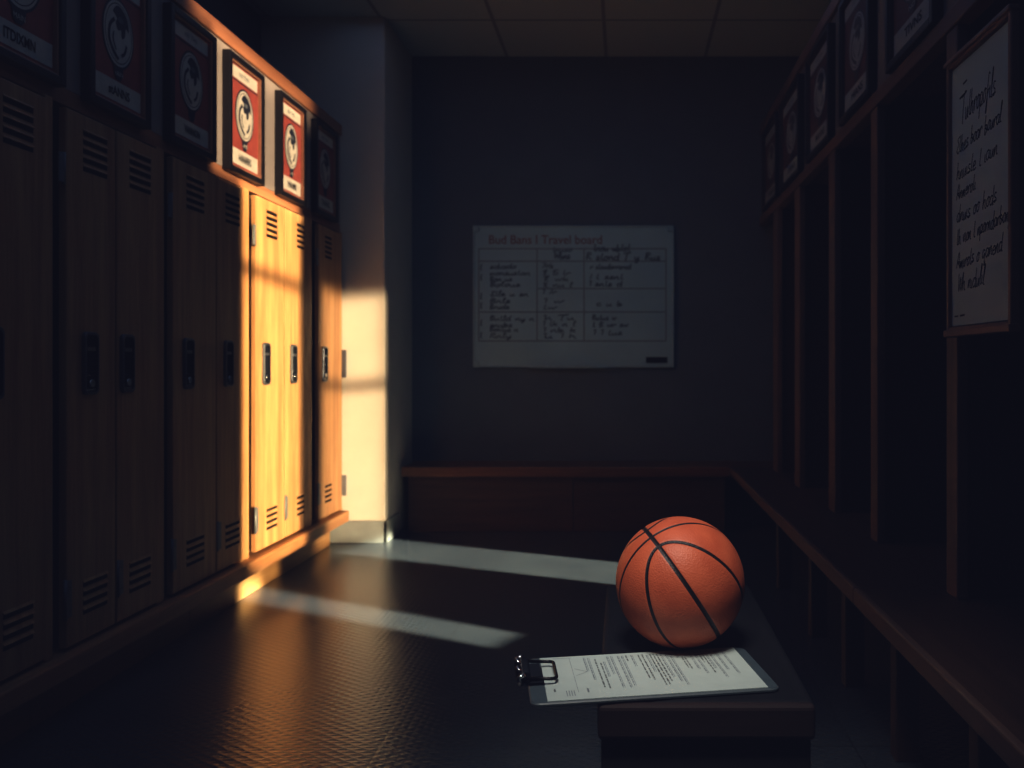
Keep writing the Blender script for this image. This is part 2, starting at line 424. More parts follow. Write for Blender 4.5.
def locker(label, d0, doors, d1, hinged=(1, 1), far_latch=False):
    """d0..d1 carcass, doors = list of (da, db, vent range, handle centre)"""
    dc = (d0 + d1) / 2
    t = thing('locker', label, 'locker', (-1.80, dc, ZB), 0, 'wooden lockers along the left wall')
    bm = NB(); box(bm, (XL + .01, d0 + .002, ZB), (XF - .06, d1 - .002, ZT), .002); link('carcass', bm, M['carcass'], t, t)
    bm = NB(); sa = doors[-1][1] + .004
    if d1 - sa > .01:
        box(bm, (XF - .06, sa, ZB), (XF - .008, d1 - .002, ZT), .003); link('stile', bm, M['locker'], t, t)
    for i, (da, db, va, vb, hc) in enumerate(doors):
        bm = NB(); box(bm, (XF - .024, da, ZB + .012), (XF, db, ZT - .012), .004)
        dr = link('door', bm, M['locker'], t, t)
        vent(dr, t, va, vb, 1.56, 1.69, 5)
        vent(dr, t, va, vb, .265, .372, 4)
        handle(dr, t, hc, 1.005)
        if hinged[i]:
            hinge(dr, t, da - .004 if i == 0 else da + .006, .335, .115, 1)
            if i == 0: hinge(dr, t, da - .010, 1.555, .09, -1)
    if far_latch:
        db = doors[-1][1]
        bm = NB(); box(bm, (XF - .02, db + .002, .93), (XF + .022, db + .014, 1.085), .003); link('latch_plate', bm, M['steel'], t, t)
        bm = NB(); box(bm, (XF - .02, db + .002, .27), (XF + .022, db + .014, .385), .003); link('hinge', bm, M['hinge'], t, t)
    return t

q = dl
def door(a, b_, v0, v1, h0): return (q(a), q(b_), q(v0), q(v1), q(h0))
e0 = q(56.5); e1 = q(167); e2 = q(251.2); e3 = q(313.7); e4 = 4.772
d00 = q(47) - .31
locker('dark wooden double locker cut off by the left edge of the photo', d00 - .42,
       [(d00 - .36, d00 - .005, d00 - .24, d00 - .12, d00 - .16), (d00, q(47), q(3), q(33), q(-9))], e0)
locker('shadowed wooden double locker, second from the left edge of the photo', e0, [door(66.5, 115.5, 83, 107, 89), door(117, 158, 129.5, 150.5, 126)], e1)
locker('wooden double locker whose right stile catches the edge of the sunlight', e1, [door(173, 216, 186.5, 204, 187.5), door(217, 242, 225.5, 239.5, 227.5)], e2)
locker('sunlit golden wooden double locker under the two brightly lit posters', e2, [door(256, 284, 266.5, 277, 265.3), door(285, 304.5, 297, 305.2 - 1.2, 292.8)], e3)
locker('tan single-door wooden locker at the far end, against the sunlit pillar', e3, [(q(318.6), 4.745, q(325), q(331.5), q(324))], e4, (1, 0), True)

# plinth under the lockers, header above them
LD0 = d00 - .42
t = thing('locker_plinth', 'wooden plinth running under the row of lockers on the left', 'plinth', (-1.8, 3.2, 0))
bm = NB(); box(bm, (XL + .01, LD0, .125), (XF + .035, e4 - .01, ZB), .006); link('rail', bm, M['lockerY'], t, t)
for a, c in ((LD0, dx(28, -1.64)), (dx(28, -1.64) + .004, dx(188, -1.64)), (dx(188, -1.64) + .004, e4 - .06)):
    bm = NB(); box(bm, (-1.67, a, 0), (-1.635, c, .126), .002); link('kick_board', bm, M['kick'], t, t)
t = thing('locker_header', 'cream panel in wooden rails above the lockers, behind the left posters', 'header panel', (-1.8, 3.2, ZT))
bm = NB(); box(bm, (XL + .01, LD0, ZT), (-1.6005, e4 + .0, 1.79), .001); link('lower_rail', bm, M['header'], t, t)
bm = NB(); box(bm, (-1.66, LD0, 1.79), (-1.60, e4, 2.285), .001); link('panel', bm, M['cream_panel'], t, t)
bm = NB(); box(bm, (-1.665, LD0, 2.285), (-1.588, e4, 2.346), .004); link('top_rail', bm, M['header'], t, t)

# ------------------------------------------------------------------ framed posters
def poster(label, cap, w, h, loc, rz, group, head='', low='', shaded=False, capbold=.02):  # flag picks print and lip copies with the shade coloured in
    t = thing('framed_poster', label, 'poster', loc, rz, group)
    fw, dp = .024, .032                    # local: X across, Z up, front faces -Y, back at y = 0
    x0, x1 = -w / 2, w / 2
    bm = NB()
    for lo, hi in (((x0, -dp, 0), (x0 + fw, 0, h)), ((x1 - fw, -dp, 0), (x1, 0, h)), ((x0 + fw, -dp, 0), (x1 - fw, 0, fw)), ((x0 + fw, -dp, h - fw), (x1 - fw, 0, h))):
        box(bm, lo, hi, .003)
    link('frame', bm, M['frame'], t, t, True)
    bm = NB(); l = .006
    for lo, hi in (((x0 + fw, -.026, fw), (x0 + fw + l, 0, h - fw)), ((x1 - fw - l, -.026, fw), (x1 - fw, 0, h - fw)),
                   ((x0 + fw + l, -.026, fw), (x1 - fw - l, 0, fw + l)), ((x0 + fw + l, -.026, h - fw - l), (x1 - fw - l, 0, h - fw))):
        box(bm, lo, hi, .0015)
    link('frame_lip', bm, M['lip_shaded'] if shaded else M['lip'], t, t, True)
    bm = NB(); i = fw + l; a0, a1, c0, c1 = x0 + i, x1 - i, i, h - i
    H_ = c1 - c0; W_ = a1 - a0
    y = -.014
    box(bm, (a0, -.013, c0), (a1, -.004, c1), 0, mi=0)
    zh0, zh1 = c0 + .865 * H_, c0 + .985 * H_
    rect(bm, a0 + .008, zh0, a1 - .008, zh1, y, 1)
    zc0, zc1 = c0 + .03 * H_, c0 + .185 * H_
    rect(bm, a0 + .008, zc0, a1 - .004, zc1, y, 1)
    rect(bm, a0 + .004, zh0 - .010, a1 - .004, zh0 - .005, y, 2)
    if head: type_text(bm, head, (a0 + a1) / 2, (zh0 + zh1) / 2, W_ * .32, .016, y - .001, 4)
    type_text(bm, cap, (a0 + a1) / 2 + .008, (zc0 + zc1) / 2, W_ * .42, (zc1 - zc0) * .46, y - .001, 3, capbold)
    # round crest: navy ring, cream face, dark crest shape, swoosh, small cup below
    cx, cz = (a0 + a1) / 2 + .004, c0 + .545 * H_; rx, rz_ = W_ * .285, H_ * .235
    poly(bm, ellipse(cx, cz, rx * 1.12, rz_ * 1.12), y, 2)
    poly(bm, ellipse(cx, cz, rx * 1.03, rz_ * 1.04), y - .0008, 1)
    ribbon(bm, [(p[0], p[1]) for p in ellipse(cx, cz, rx * .93, rz_ * .94)] + [(cx + rx * .93, cz)], .003, y - .0014, 2)
    def sh(pts): return [(cx + p[0] * rx, cz + p[1] * rz_) for p in pts]
    crest = smooth([(-.42, .62), (-.15, .86), (.25, .84), (.62, .60), (.72, .22), (.50, .30), (.44, .02), (.22, -.10), (.16, .16), (-.04, .10), (-.22, .30), (-.12, .48), (-.42, .62)], 3)[:-1]
    poly(bm, sh(crest), y - .0016, 2)
    ribbon(bm, sh(smooth([(-.30, .40), (-.62, .12), (-.66, -.30), (-.38, -.62), (-.02, -.82)], 5)), .012, y - .0018, 2)
    ribbon(bm, sh(smooth([(-.34, .0), (-.40, -.25), (-.18, -.55)], 5)), .006, y - .0018, 2)
    ribbon(bm, sh(smooth([(.55, -.25), (.42, -.52), (.20, -.66)], 5)), .010, y - .0018, 2)
    poly(bm, sh(ellipse(.12, .46, .20, .10, 14)), y - .0022, 4)
    cup = sh([(-.34, -1.02), (-.30, -1.32), (-.14, -1.48), (.14, -1.48), (.30, -1.32), (.34, -1.02), (.0, -1.12)])
    poly(bm, cup, y - .0012, 2)
    if low: type_text(bm, low, cx, cz - rz_ * 1.28, rx * .55, .015, y - .0026, 1)
    link('print', bm, [M['red_shaded'] if shaded else M['red'], M['cream_shaded'] if shaded else M['cream'], M['navy'], M['ink'], M['ink_grey']], t, t, True)
    return t

XP = -1.599
lp = [(-48, 66, 'ITDIXMN', 'MAIN', 'leftmost framed poster in shadow, its top cut off by the photo'),
      (90, 151, 'stANNS', 'rAIN', 'framed poster in shadow, second from the left edge, its round crest visible'),
      (171, 216.5, 'VANNION', '', 'dim framed red poster just left of the sunlit pair'),
      (229.5, 264.5, 'HANARRS', 'sMS', 'brightest sunlit framed red poster, larger of the sunlit pair'),
      (281, 306.5, 'VIANRS', 'wU', 'sunlit framed red poster, right and smaller of the sunlit pair'),
      (316.5, 338, 'TAVNS', '', 'dark framed poster beside the pillar at the far end of the left row')]
for a, c, cap, low, lab in lp:
    da, db = dx(a, -1.57), dx(c, -1.57)
    if a < 0: da = db - .34
    poster(lab, cap, db - da, .478, (XP, (da + db) / 2, 1.778), pi / 2, 'framed posters above the lockers', 'NV TAS', low)

# ------------------------------------------------------------------ right side: open stalls, wall bench
XS = .86                                     # front plane of the stalls
def ds(px): return dx(px, XS)
ZRB = 1.884                                  # underside of the header rail
SB = .392                                    # bench top
t = thing('open_stall_unit', 'dark wooden row of open locker stalls standing on the right bench', 'stall unit', (1.07, 3.2, SB))
posts = [(957, 946), (877, 870.5), (834.5, 828.5), (799.5, 794.5), (777.5, 773)]
pd = [(ds(a), ds(c)) for a, c in posts]
pd = [(1.42, 1.49)] + pd
DS0 = 1.42
for a, c in pd:
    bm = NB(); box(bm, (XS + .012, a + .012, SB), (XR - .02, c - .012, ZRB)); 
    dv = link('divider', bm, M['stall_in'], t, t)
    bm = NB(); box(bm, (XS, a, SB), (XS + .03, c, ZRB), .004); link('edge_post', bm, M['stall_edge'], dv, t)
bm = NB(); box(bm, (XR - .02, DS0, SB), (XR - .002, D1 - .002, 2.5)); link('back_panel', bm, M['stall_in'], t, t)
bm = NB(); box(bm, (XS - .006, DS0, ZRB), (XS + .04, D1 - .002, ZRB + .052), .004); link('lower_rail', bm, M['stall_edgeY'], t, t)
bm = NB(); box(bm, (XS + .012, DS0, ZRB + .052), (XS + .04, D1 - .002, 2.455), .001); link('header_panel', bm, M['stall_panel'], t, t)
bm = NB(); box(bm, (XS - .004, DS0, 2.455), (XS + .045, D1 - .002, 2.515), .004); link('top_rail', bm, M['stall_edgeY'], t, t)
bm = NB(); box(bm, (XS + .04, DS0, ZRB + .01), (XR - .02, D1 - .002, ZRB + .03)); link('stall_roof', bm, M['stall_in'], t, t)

rp = [(932, 885, 'TIVNS', 'nearest framed poster on the right wall, cut off by the top edge', 'NO'),
      (868, 838, 'HIANS', 'second framed poster from the right along the stalls, pale crest visible', ''),
      (828, 805, 'MANNS', 'middle framed poster of the right row above the stalls', ''),
      (798, 779, 'VAINS', 'dark framed poster second from the back wall in the right row', ''),
      (775.5, 761.5, 'VANS', 'farthest framed poster of the right row, beside the back wall', '')]
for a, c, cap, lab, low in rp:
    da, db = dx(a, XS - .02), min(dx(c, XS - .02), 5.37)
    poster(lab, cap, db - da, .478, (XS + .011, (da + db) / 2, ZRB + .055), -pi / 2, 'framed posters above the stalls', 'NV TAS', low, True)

# handwritten notice board on the nearest stall post
XN = XS - .002
na, nb = dx(1011.5, XN - .02), dx(946.5, XN - .02)
nz0, nz1 = 1.084, 1.775; nw = nb - na; nh = nz1 - nz0
t = thing('notice_board', 'wood-framed white notice board with handwritten lines, hung on the right stalls', 'notice board', (XN, (na + nb) / 2, nz0), -pi / 2)
bm = NB(); fw = .016
box(bm, (-nw / 2, -.022, 0), (-nw / 2 + fw, 0, nh), .004); box(bm, (nw / 2 - fw, -.022, 0), (nw / 2, 0, nh), .004)
box(bm, (-nw / 2 + fw, -.022, nh - fw * .8), (nw / 2 - fw, 0, nh), .004); box(bm, (-nw / 2 + fw, -.022, 0), (nw / 2 - fw, 0, fw * .8), .004)
box(bm, (-nw / 2 - .004, -.028, -.012), (nw / 2 + .004, -.001, .006), .003); box(bm, (-nw / 2 - .004, -.028, nh - .004), (nw / 2 + .004, -.001, nh + .008), .003)
link('frame', bm, M['lip_board'], t, t, True)
bm = NB(); box(bm, (-nw / 2 + fw * .8, -.012, fw), (nw / 2 - fw * .8, -.002, nh - fw)); sheet = link('sheet', bm, M['note'], t, t, True)
X0 = -nw / 2
lines = [('Tuthropofils', .078, .528, .062, .275), ('Ethes boar boural', .047, .452, .042, .305), ('hnuiste t iaun', .047, .385, .042, .285),
         ('Anmeroti', .047, .335, .038, .165), ('dnuis oo hods', .047, .277, .042, .28), ('th vion t nporndarbonf', .047, .220, .040, .355),
         ('Amirots o qanend', .047, .160, .040, .31), ('Wh nidulil', .055, .100, .044, .215)]
for tx, x, z, s, xe in lines:
    n = sum(.42 if c == ' ' else max(p[0] for p in (GLY.get(c) or GLY.get(c.lower()) or GLY['n'])) * .96 for c in tx) * s
    bm = NB(); handwrite(bm, tx, X0 + x, z, s, .0034, -.0126, 0, .05, .25, (xe - x) / n)
    if tx.startswith('Tu'): ribbon(bm, [(X0 + .068, .588), (X0 + .105, .592)], .005, -.0126); ribbon(bm, [(X0 + .090, .618), (X0 + .115, .621)], .005, -.0126)
    link('handwritten_line', bm, M['ink'], sheet, t, True)
bm = NB()
ribbon(bm, [(X0 + .035, .04), (X0 + .06, .04)], .004, -.0126); ribbon(bm, [(X0 + .07, .04), (X0 + .10, .041)], .005, -.0126)
link('footer_mark', bm, M['ink'], sheet, t, True)

# wall bench on the right
XB = .622
t = thing('wall_bench', 'long dark wooden bench running along the right wall under the stalls', 'bench', (.95, 3.2, 0))
jd = dx(853, XB)
for a, c in ((DS0 - .15, jd - .0015), (jd + .0015, 5.05)):
    bm = NB(); box(bm, (XB + .012, a, SB - .045), (XR - .002, c, SB), .004); sp = link('seat_plank', bm, M['bench'], t, t)
    bm = NB(); box(bm, (XB, a, SB - .046), (XB + .02, c, SB + .001), .005); link('front_edge', bm, M['bench_edge'], sp, t)
for px in (776, 808, 841, 890, 968):
    d = dx(px, XB + .06)
    bm = NB(); box(bm, (XB + .06, d - .05, 0), (XB + .12, d, SB - .045), .004); link('leg', bm, M['stall'], t, t)
bm = NB(); box(bm, (1.0, DS0 - .1, 0), (1.03, 5.05, SB - .045)); link('back_board', bm, M['low_base'], t, t)

# back bench
t = thing('back_bench', 'brown wooden bench with a closed front under the whiteboard wall', 'bench', (-.3, 5.22, 0))
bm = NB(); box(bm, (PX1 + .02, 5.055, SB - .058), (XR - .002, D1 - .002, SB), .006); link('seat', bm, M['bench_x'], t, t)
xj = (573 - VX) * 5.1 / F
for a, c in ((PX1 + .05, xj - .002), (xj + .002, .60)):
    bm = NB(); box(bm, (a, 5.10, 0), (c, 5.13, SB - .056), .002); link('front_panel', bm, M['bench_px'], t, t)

# ------------------------------------------------------------------ whiteboard
WD = D1 - .001
def wx(px): return (px - VX) * (D1 - .02) / F
def wz(py): return CAMZ - (py - VY) * (D1 - .02) / F
x0, x1, z0, z1 = wx(473), wx(674), wz(367.5), wz(225.5)
t = thing('whiteboard', 'large whiteboard with a handwritten table on the dark back wall', 'whiteboard', ((x0 + x1) / 2, WD, z0))
ox, oz = (x0 + x1) / 2, z0
w2, hh = (x1 - x0) / 2, z1 - z0
bm = NB(); fw = .012
for lo, hi in (((-w2, -.024, 0), (-w2 + fw, 0, hh)), ((w2 - fw, -.024, 0), (w2, 0, hh)), ((-w2 + fw, -.024, 0), (w2 - fw, 0, fw)), ((-w2 + fw, -.024, hh - fw), (w2 - fw, 0, hh))):
    box(bm, lo, hi, .003)
link('frame', bm, M['wb_frame'], t, t, True)
bm = NB(); box(bm, (-w2 + fw * .5, -.016, fw * .5), (w2 - fw * .5, -.002, hh - fw * .5)); face = link('board_face', bm, M['wb'], t, t, True)
for cxx in (-w2 + .02, w2 - .02):
    for czz in (.02, hh - .02):
        bm = NB(); box(bm, (cxx - .02, -.027, czz - .02), (cxx + .02, -.001, czz + .02), .006); link('corner_cap', bm, M['wb_frame'], t, t, True)
bm = NB(); box(bm, (wx(530) - ox, -.055, -.004), (wx(606) - ox, -.002, .012), .004); link('pen_tray', bm, M['wb_frame'], t, t, True)
bm = NB(); box(bm, (wx(646) - ox, -.022, wz(363) - oz), (wx(667.5) - ox, -.014, wz(357) - oz), .002); link('maker_plate', bm, M['ink'], t, t, True)
bm = NB(); yy = -.0168
def U(px): return wx(px) - ox
def V(py): return wz(py) - oz
for py, a, c in ((248.7, 478.7, 666), (261.2, 478.7, 666), (288.5, 537, 666), (312, 478.7, 666), (341, 478.7, 666)):
    ribbon(bm, [(U(a), V(py)), (U(c), V(py))], .008, yy, 2)
for px in (478.7, 537, 584, 666):
    ribbon(bm, [(U(px), V(248.7)), (U(px), V(341))], .008, yy, 2)
type_text(bm, 'Bud Bans I Travel board', (U(489) + U(602)) / 2, V(239.6), U(602) - U(489), .056, yy - .0006, 1, .012)
def hw(tx, px, py, s=.05, w=.010, tgt=None):
    x = U(px); xs_ = 1.0
    if tgt:
        n = sum(.42 if c == ' ' else max(p[0] for p in (GLY.get(c) or GLY.get(c.lower()) or GLY['n'])) * .96 for c in tx) * s
        xs_ = (U(tgt) - x) / n
    handwrite(bm, tx, x, V(py), s, w, yy - .0005, 0, 0, .12, xs_, 2)
hw('tnuso', 552, 251.5, .03, .007, 572); hw('Wtins', 554, 258.8, .045, .010, 570); hw('tnou ubtet', 593, 251, .045, .009, 630)
hw('R Stond T y IRus', 586, 259.8, .045, .010, 660)
for tx, py, e in (('Sdiado', 268.4, 516), ('Monsustan', 275, 530), ('Ban us', 281, 512), ('Bolous', 286.5, 520), ('Etle u Sn', 296, 528), ('Bnls', 303, 510), ('Bruds', 309, 509),
                  ('Butld ny n', 320.5, 534), ('Snubs', 327, 512), ('Bontus n', 331.5, 518), ('Rnly', 338, 511)):
    hw(tx, 489.5, py, .031, .0075, e)
for py in (270, 280, 299, 308, 325.5, 338):
    hw('t', 479.8, py, .04, .009)
for tx, py, e in (('7Ws', 268, 553), ('1l 15 tr', 275, 570), ('1l wk', 281, 568), ('1t nu l', 287, 572), ('1 7r', 294, 556), ('1 w', 303, 563), ('tw', 309, 556), ('1n Tu', 320, 574), ('1 tk n l', 326, 575), ('1 nb k', 332, 575), ('1u 1 h', 338, 576)):
    hw(tx, 541.5, py, .031, .0075, e)
for tx, px, py, e in (('r Stoudorrarnd', 590, 269, 631), ('I t Ssnt', 588, 279, 623), ('1 Snts d', 588, 286, 622), ('C U b', 596, 306, 622), ('Butus w', 592, 320, 616), ('t B wr Sw', 592, 327, 628), ('1 1 tus', 592, 335, 622)):
    hw(tx, px, py, .034, .0080, e)
link('writing', bm, [M['ink_wb'], M['ink_red'], M['ink_line']], face, t, True)

# ------------------------------------------------------------------ low bench in the aisle
LB0, LB1, LX0, LX1, LZ = 1.30, 2.02, -.043, .294, .48
t = thing('low_bench', 'low dark wooden bench in the aisle carrying the basketball and clipboard', 'bench', ((LX0 + LX1) / 2, (LB0 + LB1) / 2, 0))
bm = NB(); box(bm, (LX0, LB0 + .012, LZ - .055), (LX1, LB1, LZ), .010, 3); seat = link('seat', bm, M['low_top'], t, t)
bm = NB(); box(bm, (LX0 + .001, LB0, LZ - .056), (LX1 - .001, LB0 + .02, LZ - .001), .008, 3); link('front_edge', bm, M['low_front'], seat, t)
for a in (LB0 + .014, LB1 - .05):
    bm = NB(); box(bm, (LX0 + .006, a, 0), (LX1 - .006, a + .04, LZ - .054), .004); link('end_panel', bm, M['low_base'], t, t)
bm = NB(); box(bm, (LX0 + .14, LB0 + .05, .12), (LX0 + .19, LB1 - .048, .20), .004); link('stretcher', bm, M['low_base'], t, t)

# ------------------------------------------------------------------ basketball
def basketball():
    r = .1190; Dm = 1.575; cen = Vector(((680 - VX) * Dm / F, Dm, LZ + r))
    view = (cen - Vector((0, 0, CAMZ))).normalized()
    right = view.cross(Vector((0, 0, 1))).normalized(); up = right.cross(view)
    def V3(a, b_): return (right * a + up * b_ - view * math.sqrt(max(0, 1 - a * a - b_ * b_))).normalized()
    P = V3(-.43, .645); Mm = V3(.065, -.01)
    n1 = P.cross(Mm).normalized()              # normal of the main seam's plane
    n2 = (Mm - P * Mm.dot(P)).normalized()     # normal of the crossing seam's plane
    s3 = n1
    curves = []
    for sgn in (1, -1):
        pts = []
        for i in range(720):
            th = 2 * pi * i / 720
            lam = R(90) - 1 / math.sqrt((cos(th) / R(75.5)) ** 2 + (sin(th) / R(43)) ** 2)
            base = P * cos(th) + s3 * sin(th)
            pts.append(base * cos(lam) + n2 * sgn * sin(lam))
        curves.append(np.array([tuple(p) for p in pts]))
    bm = bmesh.new(); bmesh.ops.create_uvsphere(bm, u_segments=360, v_segments=200, radius=1)
    co = np.array([tuple(v.co) for v in bm.verts]); co /= np.linalg.norm(co, axis=1)[:, None]
    d = np.minimum(np.abs(co @ np.array(n1)) * 1.25, np.abs(co @ np.array(n2)) * 1.75)
    from mathutils.kdtree import KDTree
    for cv in curves:
        kd = KDTree(len(cv))
        for i, p in enumerate(cv): kd.insert(Vector(p), i)
        kd.balance()
        dd = np.array([kd.find(Vector(c))[2] for c in co])
        d = np.minimum(d, dd * 1.5)
    wd = .042
    s = np.clip(1.5 - d / wd, 0, 1)
    g = np.clip(1 - d / (wd * 1.5), 0, 1)
    for v, c, k in zip(bm.verts, co, g): v.co = Vector(c) * r * (1 - .013 * k * k * (3 - 2 * k))
    for f in bm.faces: f.smooth = True
    me = bpy.data.meshes.new('basketball'); bm.to_mesh(me); bm.free()
    at = me.attributes.new('seam', 'FLOAT', 'POINT'); at.data.foreach_set('value', s.astype(np.float32))
    me.materials.append(M['ball'])
    o = bpy.data.objects.new('basketball', me); C.objects.link(o); o.location = cen - Vector((0, 0, .0003))
    o['label'] = 'orange basketball with black seams resting on the low bench'; o['category'] = 'basketball'
basketball()

# ------------------------------------------------------------------ clipboard
def clipboard():
    L_, W_, th = .396, .202, .007
    t = thing('clipboard', 'slate clipboard holding a printed form, lying across the low bench beside the ball', 'clipboard', (.0365, 1.4165, LZ), R(9.4))
    def rounded(l0, l1, w0, w1, z0_, z1_, rad, bev):
        b_ = NB(); pts = []
        for sx, sy, a0 in ((1, 1, 0), (-1, 1, 90), (-1, -1, 180), (1, -1, 270)):
            cx = (l1 if sx > 0 else l0) - sx * rad; cy = (w1 if sy > 0 else w0) - sy * rad
            for k in range(7):
                a = R(a0 + 90 * k / 6); pts.append((cx + rad * cos(a), cy + rad * sin(a)))
        mx_, my_ = (l0 + l1) / 2, (w0 + w1) / 2
        def lp_(z, ins):
            return [b_.verts.new((p[0] - ins * (1 if p[0] > mx_ else -1), p[1] - ins * (1 if p[1] > my_ else -1), z)) for p in pts]
        ls = [lp_(z0_, bev), lp_(z0_ + bev, 0), lp_(z1_ - bev, 0), lp_(z1_, bev)]
        for A, B in zip(ls, ls[1:]):
            for i in range(len(A)): b_.faces.new((A[i], A[(i + 1) % len(A)], B[(i + 1) % len(B)], B[i]))
        b_.faces.new(list(reversed(ls[0]))); b_.faces.new(ls[-1])
        return b_
    link('board', rounded(-L_ / 2, L_ / 2, -W_ / 2, W_ / 2, .0004, th, .016, .002), M['clipboard'], t, t, True)
    # printed form: lines of print run across the sheet
    b_ = NB(); pl0, pl1, pw0, pw1 = -.172, .178, -.096, .097; pz = th + .0012
    box(b_, (pl0, pw0, th), (pl1, pw1, pz))
    sheet_ = link('paper', b_, M['paper'], t, t, True)
    b_ = NB(); z = pz + .0003
    def bar(a0, a1, w0, w1, mi=0):
        vs = [b_.verts.new(p) for p in ((a0, w0, z), (a1, w0, z), (a1, w1, z), (a0, w1, z))]
        f = b_.faces.new(vs); f.material_index = mi
    rnd = random.Random(3)
    def line(a, wtop, wbot, th_=.0016, mi=0, words=True):     # a run of print from the far edge towards the viewer
        w = wtop
        while w > wbot:
            l = rnd.uniform(.006, .020) if words else wtop - wbot
            e = max(w - l, wbot)
            # word made of small vertical ticks
            u = w
            while words and u > e:
                s = rnd.uniform(.0010, .0022); hgt = th_ * rnd.uniform(.6, 1.25)
                bar(a - hgt / 2, a + hgt / 2, max(u - s, e), u, mi); u -= s + .0005
            if not words: bar(a - th_ / 2, a + th_ / 2, e, w, mi)
            w = e - rnd.uniform(.002, .004)
    top = pw1 - .012
    line(-.158, top, top - .012, .003); line(-.158, -.05, -.062, .003)
    bar(-.150, -.118, top + .003, top + .0042, 1)
    bar(-.122, -.1212, -.07, top + .002, 1); line(-.106, -.055, -.07, .003, 1)
    for k in range(4): bar(-.141 + k * .004, -.1395 + k * .004, -.082, -.060, 1)
    tri = [(-.118, .035), (-.098, .018), (-.118, .002)]
    for (p, q_) in ((tri[0], tri[1]), (tri[1], tri[2])):
        v = Vector((q_[0] - p[0], q_[1] - p[1])); nn = Vector((-v.y, v.x)).normalized() * .0005
        vs = [b_.verts.new((p[0] + nn.x, p[1] + nn.y, z)), b_.verts.new((q_[0] + nn.x, q_[1] + nn.y, z)), b_.verts.new((q_[0] - nn.x, q_[1] - nn.y, z)), b_.verts.new((p[0] - nn.x, p[1] - nn.y, z))]
        f = b_.faces.new(vs); f.material_index = 1
    rows = [(-.097, top, .02, 1), (-.090, top - .002, -.02, 1), (-.078, top - .01, -.055, 0), (-.070, .055, -.06, 0), (-.065, .06, -.01, 1),
            (-.056, top, .0, 1), (-.049, top, -.06, 1), (-.037, top, -.062, 1), (-.030, top, -.055, 1), (-.022, top, .055, 0),
            (-.013, top, .03, 1), (.000, top, -.03, 0), (.007, top, -.035, 0), (.014, top - .004, .0, 1), (.021, top, -.06, 0), (.027, top, -.062, 0), (.033, top, -.045, 0), (.039, top, -.03, 1),
            (.048, top, -.05, 1), (.055, top, -.065, 1), (.066, top, .06, 1), (.074, .062, .008, 0), (.079, .062, .004, 0), (.090, top, .0, 1), (.099, top, -.02, 1),
            (.107, top, .03, 0), (.113, top, -.02, 0), (.118, top, .0, 1), (.126, top, -.045, 1), (.137, top, -.01, 1), (.150, top, -.03, 1)]
    for a, w0, w1, mi in rows:
        line(a, w0, w1, .0026 if mi == 0 else .0019, mi)
        if mi == 1: bar(a + .0022, a + .0030, w1, w0, 1)
    f0 = b_.faces
    for f in f0:
        f.normal_update()
        if f.normal.z < 0: f.normal_flip()
    link('print', b_, [M['ink_grey'], M['ink_line']], sheet_, t, True)
    # wire clip with spring
    b_ = NB(); ca, cw = -L_ / 2, .012
    box(b_, (ca - .004, cw - .034, th), (ca + .026, cw + .034, th + .003), .001, mi=1)
    # folded jaw plate
    tube(b_, [(ca - .004, cw - .034, th + .012), (ca - .004, cw + .034, th + .012)], .0085, 12, mi=1)
    box(b_, (ca - .002, cw - .030, th + .009), (ca + .022, cw + .030, th + .012), .001, mi=1)
    # wire loop lying over the paper
    lpz = th + .013; x1_, hw_ = ca + .046, .040; x0_ = ca - .002
    pts = [(x0_, cw - hw_, lpz)]
    for k in range(6): a = R(-90 + 90 * k / 5); pts.append((x1_ - .009 + .009 * cos(a), cw - hw_ + .009 + .009 * sin(a), lpz - .003))
    for k in range(6): a = R(90 * k / 5); pts.append((x1_ - .009 + .009 * cos(a), cw + hw_ - .009 + .009 * sin(a), lpz - .003))
    pts.append((x0_, cw + hw_, lpz))
    tube(b_, pts, .0028, 10, mi=0)
    # coil spring at the hinge and its two ends
    coil = [(ca - .010 + .0075 * cos(2 * pi * k / 10), cw - .040 + .080 * k / 130, th + .012 + .0075 * sin(2 * pi * k / 10)) for k in range(131)]
    tube(b_, coil, .0019, 6, mi=0)
    for s in (-1, 1):
        tube(b_, [(ca - .012, cw + s * .044, th + .004), (ca - .016, cw + s * .046, th + .016), (ca - .006, cw + s * .042, th + .020)], .0042, 8, mi=2)
        tube(b_, [(ca - .012, cw + s * .030, th + .020), (ca - .018, cw + s * .020, th + .024), (ca - .012, cw + s * .008, th + .020)], .003, 8, mi=2)
    link('clip', b_, [M['wire'], M['steel_dark'], M['chrome']], t, t, True)
clipboard()

# ------------------------------------------------------------------ light
def area(name, loc, target, sx, sy, power, col, spread=180.0):
    l = bpy.data.lights.new(name, 'AREA'); l.shape = 'RECTANGLE'; l.size = sx; l.size_y = sy; l.energy = power; l.color = col; l.spread = R(spread)
    o = bpy.data.objects.new(name, l); C.objects.link(o)
    o.location = loc; o.rotation_euler = (Vector(target) - Vector(loc)).to_track_quat('-Z', 'Y').to_euler()
    return o

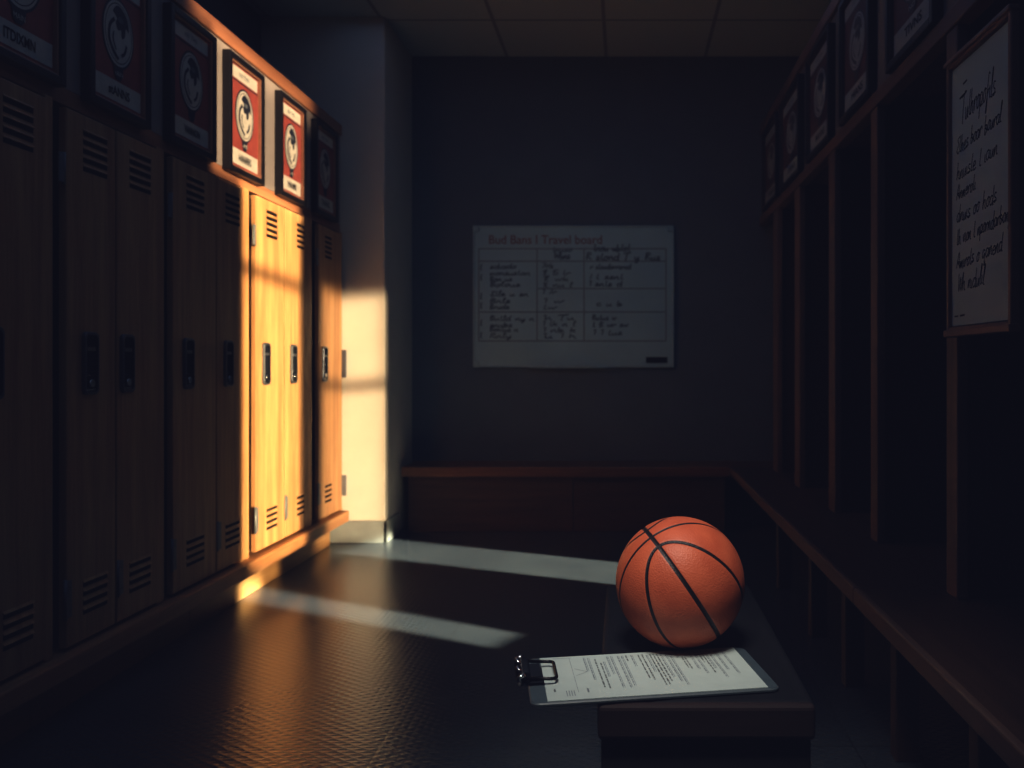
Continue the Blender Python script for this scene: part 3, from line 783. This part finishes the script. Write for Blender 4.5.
def shaft(name, hd, elev, pts, Xl, flux, col, spread=3.0):
    """added narrow-beam lamp inside the room, imitating late sun: covers the given target points, lamp stands at X = Xl; flux in W per square metre"""
    hd = Vector((hd[0], hd[1], 0)).normalized(); e = R(elev)
    v = Vector((hd.x * cos(e), hd.y * cos(e), -sin(e))); l_ = Vector((-hd.y, hd.x, 0)); Z = -v; Y = Z.cross(l_)
    ps = [Vector(p) for p in pts]
    a = [p.dot(l_) for p in ps]; c = [p.dot(Y) for p in ps]
    ca_, cc = (min(a) + max(a)) / 2, (min(c) + max(c)) / 2
    cen = l_ * ca_ + Y * cc
    s = (Xl - cen.x) / v.x; cen = cen + v * s
    li = bpy.data.lights.new(name, 'AREA'); li.shape = 'RECTANGLE'; li.size = max(a) - min(a); li.size_y = max(c) - min(c)
    li.energy = flux * li.size * li.size_y; li.color = col; li.spread = R(spread)
    o = bpy.data.objects.new(name, li); C.objects.link(o)
    m = Matrix((l_, Y, Z)).transposed().to_4x4(); m.translation = cen; o.matrix_world = m
    return o
SUN = (1.0, .76, .42); SUNP = (1.0, .76, .46); SUNF = (1, .92, .66)
H1 = (-.885, .465); H2 = (-.915, .40); H3 = (-.72, .69)  # each sun patch comes from its own added lamp standing inside the room
XW = XF
shaft('added_beam_lockers_low', H1, 6, [(XW, 3.53, .16), (XW, 4.13, 1.355)], .55, 12.5, SUN)
shaft('added_beam_lockers_mid', H1, 6, [(XW, 3.53, 1.43), (XW, 4.13, 1.76)], .55, 12.5, SUN)
shaft('added_beam_kick', H1, 6, [(-1.635, 3.655, .0), (-1.635, 4.01, .14)], .45, 4.2, SUN)
shaft('added_beam_header', H1, 6, [(XW, 3.28, 1.76), (XW, 4.17, 2.28)], .55, 5.8, (1, .76, .5), 2.2)
shaft('added_beam_header_top', H1, 6, [(XW, 3.12, 2.29), (XW, 4.30, 2.37)], .55, 5.5, (1, .72, .46), 4.5)
shaft('added_beam_floor_near', H1, 24, [(-.45, 3.06, 0), (-.85, 3.28, 0), (-1.6, 3.60, 0), (-1.64, 3.82, .02)], .20, 27, SUNF, 3.5)
shaft('added_beam_pillar_low', H3, 7, [(-1.6, PD, .0), (PX1 + .012, PD, .87), (XW, 4.45, .12)], .34, 6.8, SUNP)
shaft('added_beam_pillar_high', H3, 7, [(-1.6, PD, .93), (PX1 + .01, PD, 1.40), (XW, 4.45, .93)], .55, 6.8, SUNP)
shaft('added_beam_floor_far', H2, 24, [(-.02, 3.86, 0), (-.02, 4.30, 0), (-1.45, PD - .05, .0), (-1.37, PD - .07, .0)], .22, 27, SUNF)
area('added_blue_fill', (-.4, 2.2, 2.93), (-.4, 2.2, 0), 2.4, 5.0, 6.4, (.33, .52, 1.0))  # added blue ambient fill under the closed ceiling
area('key_over_bench', (-.08, .80, 2.4), (.08, 1.55, .5), .5, .5, 1.7, (1, .93, .82), 34)
area('back_fill', (.0, 2.6, 2.6), (-.35, 5.4, 1.2), .8, .8, .35, (.5, .8, 1.0), 60)  # added lamp to cool the whiteboard wall, no fixture there

w = bpy.data.worlds.new('world'); bpy.context.scene.world = w; w.use_nodes = True
w.node_tree.nodes['Background'].inputs[0].default_value = (.1, .14, .25, 1); w.node_tree.nodes['Background'].inputs[1].default_value = .05

# ------------------------------------------------------------------ camera
cam = bpy.data.cameras.new('camera'); co_ = bpy.data.objects.new('camera', cam); C.objects.link(co_)
cam.sensor_width = 36.0; cam.lens = F / 1024 * 36.0
cam.shift_x = -(VX - 512) / 1024; cam.shift_y = (VY - 384) / 1024
co_.location = (0, 0, CAMZ); co_.rotation_euler = (pi / 2, 0, 0)
cam.clip_start = .02; cam.dof.use_dof = True; cam.dof.focus_distance = 1.55; cam.dof.aperture_fstop = 4.6
sc = bpy.context.scene; sc.camera = co_
sc.view_settings.view_transform = 'Standard'; sc.view_settings.look = 'None'; sc.view_settings.exposure = 0; sc.view_settings.gamma = .8
sc.cycles.use_denoising = True
sc.cycles.max_bounces = 8; sc.cycles.diffuse_bounces = 2; sc.cycles.glossy_bounces = 4
sc.cycles.sample_clamp_indirect = 4.0
# gentle film toe: blacks lifted towards navy
sc.view_settings.use_curve_mapping = True
cm = sc.view_settings.curve_mapping
for i, l0 in enumerate((.0075, .0080, .0155)):
    c = cm.curves[i]; c.points[0].location = (0, l0); c.points[1].location = (1, 1)
cm.update()
